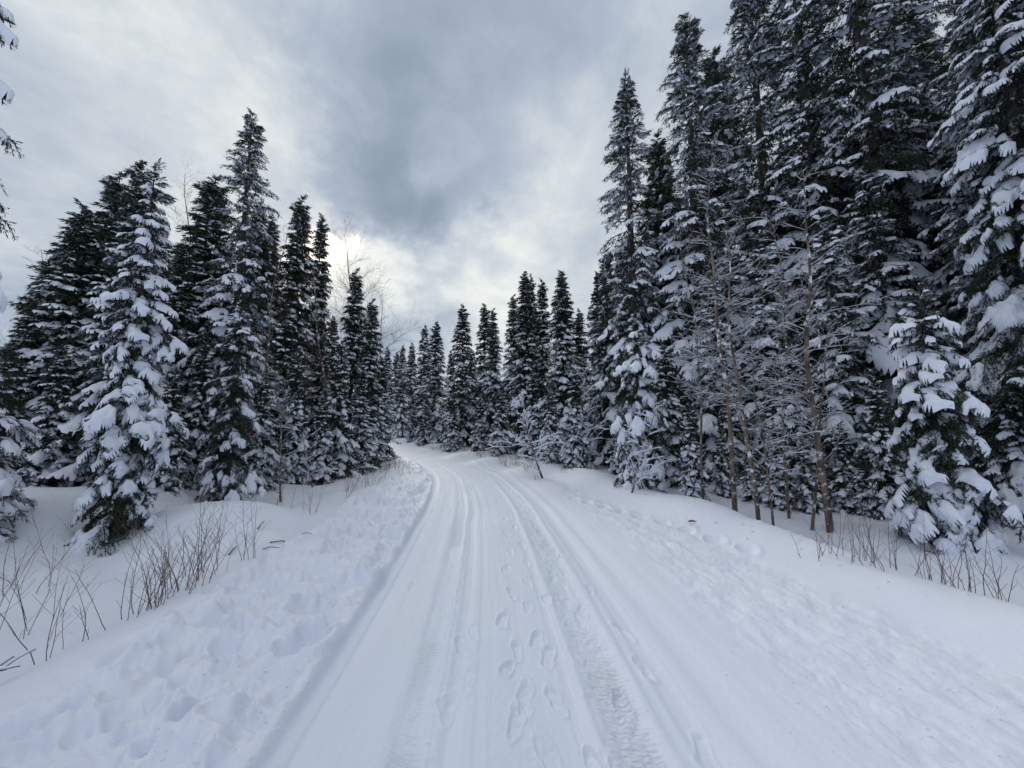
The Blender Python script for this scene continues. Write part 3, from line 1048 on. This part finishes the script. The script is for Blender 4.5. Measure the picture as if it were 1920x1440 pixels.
def fill(n, xr, yr, arch, label, group, smin):
    k = tries = 0
    while k < n and tries < 4000:
        tries += 1
        y = r_.uniform(*yr)
        x = r_.uniform(*xr)
        s = float(road_s(np.array([x]), np.array([y]))[0])
        if abs(s) < smin or any((x - a) ** 2 + (y - b_) ** 2 < 1.1 for a, b_ in TREES):
            continue
        px, _ = pix(x, y, 1.6)
        if y > 0 and not (-500 < px < 2400):
            continue
        if px < 735 and s > 0 or (px > 735 and s < 0 and y > 8):
            continue
        lim = np.interp(px, sx_, sy_) + r_.uniform(10, 90)
        H = at(px, lim, y)[2] - gz(x, y)
        H = min(H, r_.uniform(9, 16))
        if H < 2.5:
            continue
        a_ = r_.choice(arch)
        spruce(x, y, H, 'A' if a_ in 'GC' and H > 10 else a_, label, r_.uniform(1.0, 1.35), group)
        k += 1


fill(34, (-26, -6.5), (8, 22), 'DEG', 'dark spruce deep in the left stand, mostly hidden by the trees in front', 'spruces deep in the left stand', 3)
fill(44, (3.2, 26), (8.5, 24), 'DEGA', 'dark spruce deep in the right stand, mostly hidden by the trees in front', 'spruces deep in the right stand', 3.2)
fill(44, (-22, 10), (20, 52), 'KM', 'distant spruce behind the far row, only pieces showing between the others', 'spruces behind the far row', 3)
fill(6, (7.5, 13), (4.5, 8.5), 'AB', 'spruce standing in the right stand close to the right edge, mostly covered', 'spruces close to the right edge', 4)

# ------------------------------------------------------------------ birches and leafless shrubs


def snow_cap(P, rad, h, r):
    """ridge of snow lying on a thin branch"""
    P = np.asarray(P)
    n = len(P)
    d = np.gradient(P, axis=0)
    horiz = np.linalg.norm(d[:, :2], axis=1) / (np.linalg.norm(d, axis=1) + 1e-9)
    k = np.array([r.uniform(.5, 1.3) for _ in range(n)]) * np.clip(horiz * 1.5 - .35, 0, 1)
    k[0] *= .4
    k[-1] *= .5
    Q = P + np.array([0, 0, 1]) * (np.asarray(rad) + h * k * .45)[:, None]
    return tube(Q, np.maximum(.001, h * k * .62), 5)


def grow(acc, snow, p, d, L, rad, depth, r, droop, dens, snow_h, minr=.0016):
    n = 6
    P, q, dd = [p.copy()], p.copy(), d / np.linalg.norm(d)
    for k in range(n):
        dd = dd + np.array([r.gauss(0, .09), r.gauss(0, .09), r.gauss(0, .07) - droop * (k / n)])
        dd /= np.linalg.norm(dd)
        q = q + dd * L / n
        P.append(q.copy())
    P = np.array(P)
    rr = np.linspace(rad, max(minr, rad * .35), n + 1)
    acc.add(*tube(P, rr, 4 if rad < .012 else 6))
    if snow is not None and snow_h > 0:
        snow.add(*snow_cap(P, rr, snow_h * (.6 + min(1, rad / .01)), r))
    if depth > 0:
        for k in range(int(L * dens) + 1):
            i = r.randint(1, n)
            sd = np.array([r.gauss(0, 1), r.gauss(0, 1), r.uniform(-.1, .9)])
            base = P[i] - P[i - 1]
            base /= np.linalg.norm(base)
            nd = base * .9 + sd / np.linalg.norm(sd) * .85
            grow(acc, snow, P[i], nd, L * r.uniform(.3, .6), max(minr, rr[i] * .55), depth - 1, r, droop, dens * 1.5, snow_h, minr)


def birch(pb, pt, Y, label, r0, seed, snow_h=.018, first=.3, nb=22, bl=.16, mat=M_birch, twig=M_twig, droop=.12, depth=2, cat='birch tree', up=.6, dens=5.5):
    """pb, pt: photo points of foot and tip"""
    a, b_ = at(*pb, Y), at(*pt, Y)
    x, y = a[0], a[1]
    z = gz(x, y)
    top = np.array([b_[0] - x, 0, b_[2] - z])
    r = random.Random(seed)
    t_ = np.linspace(0, 1, 14)
    H = top[2]
    P = np.stack([top[0] * t_ + H * (.025 * np.sin(t_ * 6 + seed) + .008 * np.sin(t_ * 17 + seed * 3)) * t_, H * (.02 * np.sin(t_ * 5 + seed * 2)) * t_, -.15 + t_ * (H + .15)], 1)
    rad = r0 * (1 - t_) ** .8 + .004
    o = empty('birch_tree', (x, y, z))
    tag(o, label, cat)
    V, T = tube(P, rad, 9)
    link('trunk', mesh_data('trunk', V, T, mat, True), o)
    ac, sn = Acc(), Acc()
    for k in range(nb):
        f = first + (1 - first) * (k + r.random()) / nb
        pp = np.array([np.interp(f, t_, P[:, c_]) for c_ in range(3)])
        az = r.uniform(0, 6.28)
        grow(ac, sn if snow_h else None, pp, np.array([math.cos(az), math.sin(az), up * r.uniform(.5, 1.5)]), H * bl * (1.15 - f * .7) * r.uniform(.6, 1.3), max(.004, r0 * .25 * (1.1 - f)), depth, r, droop, dens, snow_h)
    link('branches', ac.data('branches', twig), o)
    if sn.n:
        link('snow_load', sn.data('snow_load', M_snow, True), o)['kind'] = 'stuff'
    return o


birch((1380, 985), (1325, 300), 6.4, 'leftmost thick birch with an orange-brown trunk and snow-lined branches', .038, 1, nb=34, snow_h=.0055, dens=7, depth=2, mat=M_birch, bl=.12)
birch((1424, 995), (1352, 420), 6.1, 'slimmer birch leaning left, second from the left', .029, 2, nb=34, snow_h=.0055, dens=7, bl=.13)
birch((1558, 1000), (1486, 330), 5.8, 'thickest birch with a pale tan trunk right of the snowy twig tangle', .044, 3, nb=34, bl=.13, snow_h=.0055, dens=7)
birch((1482, 1000), (1448, 400), 6.5, 'thin birch in the middle of the snowy twig tangle', .021, 4, nb=32, bl=.14, snow_h=.006, dens=8)
birch((1320, 960), (1290, 420), 7.4, 'thin brown birch at the left of the birch group, branches fanned out', .02, 5, nb=36, bl=.13, snow_h=.006, dens=8)
birch((1452, 1000), (1410, 640), 5.9, 'short snow-coated sapling between the two middle birches', .016, 6, nb=24, bl=.2, snow_h=.006, dens=8)
birch((1520, 1000), (1555, 600), 6.0, 'crooked birch sapling leaning right behind the thickest birch', .02, 7, nb=26, bl=.18, snow_h=.006, dens=8)
birch((1020, 905), (968, 740), 11.0, 'bare snow-lined deciduous sapling leaning left beside the road bend', .03, 9, nb=16, bl=.35, cat='leafless sapling', snow_h=.025, first=.1)
birch((1080, 910), (1090, 700), 11.5, 'greyish leafless bush tree left of the broad drooping spruce', .03, 10, nb=22, bl=.3, cat='leafless sapling', snow_h=.02, first=.08)
birch((350, 700), (352, 318), 13.5, 'pale bare birch rising behind the gap beside the ragged dark spruce', .06, 11, mat=M_pale, twig=M_pale, snow_h=0, first=.35, nb=34, bl=.16, up=1.6)
birch((700, 800), (655, 442), 19.0, 'pale bare birch spreading thin branches across the sun gap', .09, 12, mat=M_pale, twig=M_pale, snow_h=0, first=.35, nb=40, bl=.22, up=1.2)
birch((620, 800), (596, 470), 14.0, 'thin straight birch trunk within the slim spruces of the left stand', .05, 13, mat=M_birch, twig=M_pale, snow_h=0, nb=20, bl=.13)
birch((500, 880), (522, 420), 10.5, 'slender tan birch trunk just right of the tallest left spruce', .04, 14, snow_h=0, nb=24, bl=.12, up=1.3)
birch((90, 800), (75, 470), 14.0, 'faint bare birch top above the left slope of the skyline', .06, 15, mat=M_pale, twig=M_pale, snow_h=0, nb=30, bl=.2, up=1.4)
birch((700, 790), (716, 545), 16.5, 'twiggy birch top beside the crooked-topped spruce', .03, 16, mat=M_pale, twig=M_pale, snow_h=0, nb=20, bl=.15, up=1.4)
birch((590, 895), (560, 790), 11.0, 'leafless snow-lined bush at the foot of the left stand', .02, 17, nb=9, bl=.45, cat='leafless sapling', snow_h=.016, first=.1)
birch((530, 900), (520, 690), 9.6, 'brownish leafless bush between two left front spruces', .022, 18, nb=24, bl=.24, cat='leafless sapling', snow_h=.005, first=.1)
birch((1180, 935), (1230, 770), 8.0, 'snow-lined leafless bush in front of the low fanned spruce', .018, 19, nb=14, bl=.4, cat='leafless sapling', snow_h=.02, first=.1)


def shrub(px, py, Y, label, n, H, spread, seed, mat=M_red, group='bare twig shrubs along the verges', side=3):
    """leafless stems rising out of the snow; foot seen at (px, py)"""
    p = at(px, py, Y)
    x, y = p[0], p[1]
    z = gz(x, y)
    o = empty('bare_shrub', (x, y, z))
    tag(o, label, 'shrub', group)
    r = random.Random(seed)
    for k in range(n):
        a = Acc()
        az, d = r.uniform(0, 6.28), r.random() ** .7 * spread
        bx, by = d * math.cos(az), d * math.sin(az) * .7
        bz = gz(x + bx, y + by) - z
        ln = H * r.uniform(.6, 1.25)
        P = [np.array([bx, by, bz - .05])]
        dd = np.array([bx * .35 / max(spread, .05) + r.gauss(0, .12), by * .3 + r.gauss(0, .1), 1.0])
        m = 6
        for j in range(m):
            dd = dd + np.array([r.gauss(0, .12), r.gauss(0, .12), .07])
            P.append(P[-1] + dd / np.linalg.norm(dd) * ln / m)
        P = np.array(P)
        rr = np.linspace(.0029, .0011, m + 1) * r.uniform(.8, 1.3) * (.8 + H * .35)
        a.add(*tube(P, rr, 5))
        for j in range(r.randint(side - 1, side + 3)):
            i = r.randint(1, m - 1)
            az2 = r.uniform(0, 6.28)
            q = P[i] + (P[i + 1] - P[i]) * r.random()
            l2 = ln * r.uniform(.14, .38)
            e = np.array([math.cos(az2) * .75, math.sin(az2) * .6, r.uniform(.5, 1.2)])
            e /= np.linalg.norm(e)
            a.add(*tube([q, q + e * l2 * .5, q + e * l2 + np.array([0, 0, .06 * l2])], [rr[i] * .6, rr[i] * .45, .0012], 4))
        link('stem', a.data('stem', mat, True), o)
    return o


# left verge
for i, (px, py, Y, n, H, sp, lab) in enumerate([
    (30, 1030, 3.9, 5, .95, .22, 'bare shrub of dark stems against the left edge'),
    (60, 1000, 4.8, 5, 1.0, .25, 'bare shrub behind the one at the left edge'),
    (110, 1145, 3.35, 3, .75, .12, 'forked bare sapling low on the left slope, nearest to the camera'),
    (100, 1060, 4.2, 4, .8, .2, 'bare shrub between the left edge shrubs and the forked sapling'),
    (145, 1130, 3.5, 3, .5, .15, 'small bare shoot just right of the forked sapling'),
    (248, 1120, 3.75, 7, .62, .24, 'bare shrub forming the left wing of the dense twig thicket'),
    (300, 1110, 3.95, 20, .72, .30, 'densest twig thicket right of the snow-laden spruce foot'),
    (345, 1085, 4.15, 20, .80, .28, 'tall right half of the dense twig thicket'),
    (385, 1055, 4.5, 8, .62, .3, 'outermost right fringe of the dense twig thicket'),
    (470, 1045, 4.9, 5, .72, .14, 'lone bare shrub between the twig thicket and the road'),
    (528, 955, 8.0, 4, .6, .2, 'bare sapling right of the round snow mound'),
    (588, 962, 7.8, 6, .78, .22, 'bare shrub in the hollow in front of the small left spruces'),
    (640, 950, 8.6, 6, .75, .25, 'bare shrub by the verge, first of the row leading to the bend'),
    (664, 940, 9.4, 6, .8, .25, 'bare shrub by the verge, second of the row leading to the bend'),
    (688, 925, 10.4, 6, .75, .3, 'bare shrub by the verge, third of the row leading to the bend'),
    (706, 912, 11.6, 6, .75, .3, 'bare shrub by the verge, fourth of the row leading to the bend'),
    (726, 905, 12.6, 5, .75, .3, 'bare shrub at the bend end of the left verge row'),
]):
    shrub(px, py, Y, lab, n, H, sp, 500 + i, side=4)
# right bank: row of reddish twigs behind the crest
row = [(1525, 1040), (1560, 1046), (1592, 1053), (1622, 1058), (1652, 1066), (1686, 1074), (1720, 1080), (1758, 1094), (1792, 1100), (1822, 1112), (1866, 1122), (1905, 1130), (1960, 1140)]
ordn = ['first', 'second', 'third', 'fourth', 'fifth', 'sixth', 'seventh', 'eighth', 'ninth', 'tenth', 'eleventh', 'twelfth', 'thirteenth']
for i, (px, py) in enumerate(row):
    Y = 4.45 - i * .085
    shrub(px, py, Y, 'reddish twig shrub on the right bank, %s of the row counted from the road' % ordn[i], 4 + (i % 3), .46 + .1 * ((i * 7) % 3) / 2, .16, 600 + i,
          group='reddish twig shrubs along the right bank', side=2)

# ------------------------------------------------------------------ small things on the snow


def stick(pts, rad, label, mat=M_twig):
    P = [np.array([*at(px, py, Y)[:2], 0]) for px, py, Y in pts]
    for q in P:
        q[2] = gz(q[0], q[1]) + .015
    o0 = P[0].copy()
    P = np.array(P) - o0
    ps = np.concatenate([P[:1], (P[:1] + P[1:]) / 2 + np.array([[0, 0, .02]]), P[1:]])
    V, T = tube(ps, np.linspace(rad, rad * .5, len(ps)), 6)
    me = mesh_data('fallen_stick', V, T, mat, True)
    o = link('fallen_stick', me)
    o.location = o0
    tag(o, label, 'stick', 'sticks fallen on the left snow slope')


stick([(508, 996, 6.2), (548, 1024, 5.4)], .010, 'longest fallen stick on the snow right of the mound')
stick([(494, 1018, 5.6), (524, 1032, 5.2)], .007, 'short fallen stick below the longest one')
stick([(566, 1009, 5.9), (584, 1016, 5.7)], .006, 'tiny fallen stick nearest the trampled shoulder')
stick([(432, 1006, 5.8), (446, 990, 6.3)], .012, 'dark stub of a branch sticking out of snow left of the lone shrub', M_bark)
stick([(484, 978, 6.7), (497, 966, 7.1)], .010, 'forked dark stub poking out at the foot of the round mound', M_bark)

p = at(1297, 974, 5.9)
lv = [(-.05, -.02, .01), (-.01, -.028, .03), (.05, 0, .012), (.01, .026, .035), (-.045, .02, .022), (0, 0, .012), (.075, .004, .02)]
me = mesh_data('dead_leaf', np.array(lv) * 1.1, np.array([[0, 1, 5], [1, 2, 5], [2, 3, 5], [3, 4, 5], [4, 0, 5], [2, 6, 3]]), M_leaf)
o = link('dead_leaf', me)
o.location = (p[0], p[1], gz(p[0], p[1]) + .03)
tag(o, 'curled reddish brown dead leaf on the snow in front of the right stand', 'leaf')

# snow-covered stump with broken twigs at the lower left edge
p = at(-14, 1205, 2.9)
o = empty('fallen_branch', (p[0], p[1], gz(p[0], p[1])))
tag(o, 'snow-capped broken branch with dark prongs at the lower left edge', 'broken branch')
r = random.Random(9)
a, s = Acc(), Acc()
grow(a, s, np.array([-.25, .1, .0]), np.array([1, -.2, .45]), .30, .016, 1, r, .1, 14, .014, .004)
grow(a, s, np.array([-.15, 0, .0]), np.array([.6, -.4, .8]), .30, .014, 1, r, .1, 14, .010, .004)
link('branches', a.data('branches', M_bark), o)
link('snow_load', s.data('snow_load', M_snow, True), o)['kind'] = 'stuff'

# crumbs and clods of thrown snow along the wheel lanes and on the shoulders
a = Acc()
r = random.Random(77)
for k in range(5000):
    y = 1.4 + 8.5 * r.random() ** 1.7
    u = r.random()
    if k > 4300:
        u, y = 2, r.uniform(3.5, 11)
    if u == 2:
        s0, sz = r.choice([r.uniform(3.1, 6.5), r.uniform(-8, -4)]), r.uniform(.012, .05)
    elif u < .40:
        s0, sz = -1.2 - abs(r.gauss(0, .35)), r.uniform(.004, .014)
    elif u < .62:
        s0, sz = r.gauss(.62, .12), r.uniform(.003, .009)
    elif u < .75:
        s0, sz = r.gauss(.2, .2), r.uniform(.003, .008)
    elif u < .87:
        s0, sz = r.gauss(-.5, .12), r.uniform(.003, .008)
    else:
        s0, sz = r.uniform(1.4, 3.0), r.uniform(.005, .016)
    if r.random() < .02:
        sz *= 1.8
    x = float(np.interp(y, _yy, _xs)) + s0
    az = r.uniform(0, 6.28)
    h = [r.uniform(.6, 1.15) for _ in range(7)]
    V = [[math.cos(az + j * 1.257) * h[j], math.sin(az + j * 1.257) * h[j], -.35] for j in range(5)]
    V += [[math.cos(az + .6 + j * 1.257) * h[j] * .72, math.sin(az + .6 + j * 1.257) * h[j] * .72, .45 * h[j]] for j in range(5)] + [[0, 0, .75 * h[6]]]
    T = []
    for j in range(5):
        j2 = (j + 1) % 5
        T += [[j, j2, 5 + j], [j2, 5 + j2, 5 + j], [5 + j, 5 + j2, 10]]
    a.add(np.array(V) * np.array([r.uniform(.7, 1.5), r.uniform(.6, 1.1), r.uniform(.5, .9)]) * sz * .8 + np.array([x, y, 0]), np.array(T))
CV = np.concatenate(a.v)
cen = np.repeat(np.array([v[:, :2].mean(0) for v in a.v]), 11, axis=0)
CV[:, 2] += ground_z(cen[:, 0], cen[:, 1])
o = link('snow_crumbs', mesh_data('snow_crumbs', CV, np.concatenate(a.t), M_snow, True))
tag(o, 'crumbs and small clods of snow scattered over the tracks and shoulders', 'snow crumbs', kind='stuff')

# dry weeds sticking out of the snow of the far verges: nobody could count them
a = Acc()
r = random.Random(31)
for k in range(1500):
    if k % 3:
        y = r.uniform(10.5, 26)
        s0 = r.uniform(1.55, 2.6)
    else:
        y = r.uniform(12, 22)
        s0 = -r.uniform(1.7, 3.2)
    x = float(np.interp(y, _yy, _xs)) + s0 * math.sqrt(1 + float(np.interp(y, _yy, _sl)) ** 2)
    if float(fbm(np.array([x]), np.array([y]), 1.2, 2)[0]) < -.05:
        continue
    z = gz(x, y)
    h = r.uniform(.06, .26)
    a.add(*tube([[x, y, z - .02], [x + r.gauss(0, .02), y, z + h * .6], [x + r.gauss(0, .06), y, z + h]], [.005, .004, .003], 3))
o = link('dry_weeds', a.data('dry_weeds', M_weed))
tag(o, 'thin dry weed stalks poking out of the snowy verges near the bend', 'dry weeds', kind='stuff')
print('objects', len(bpy.data.objects), 'tris', sum(len(m.loops) - 2 * len(m.polygons) for m in bpy.data.meshes) / 1e6)
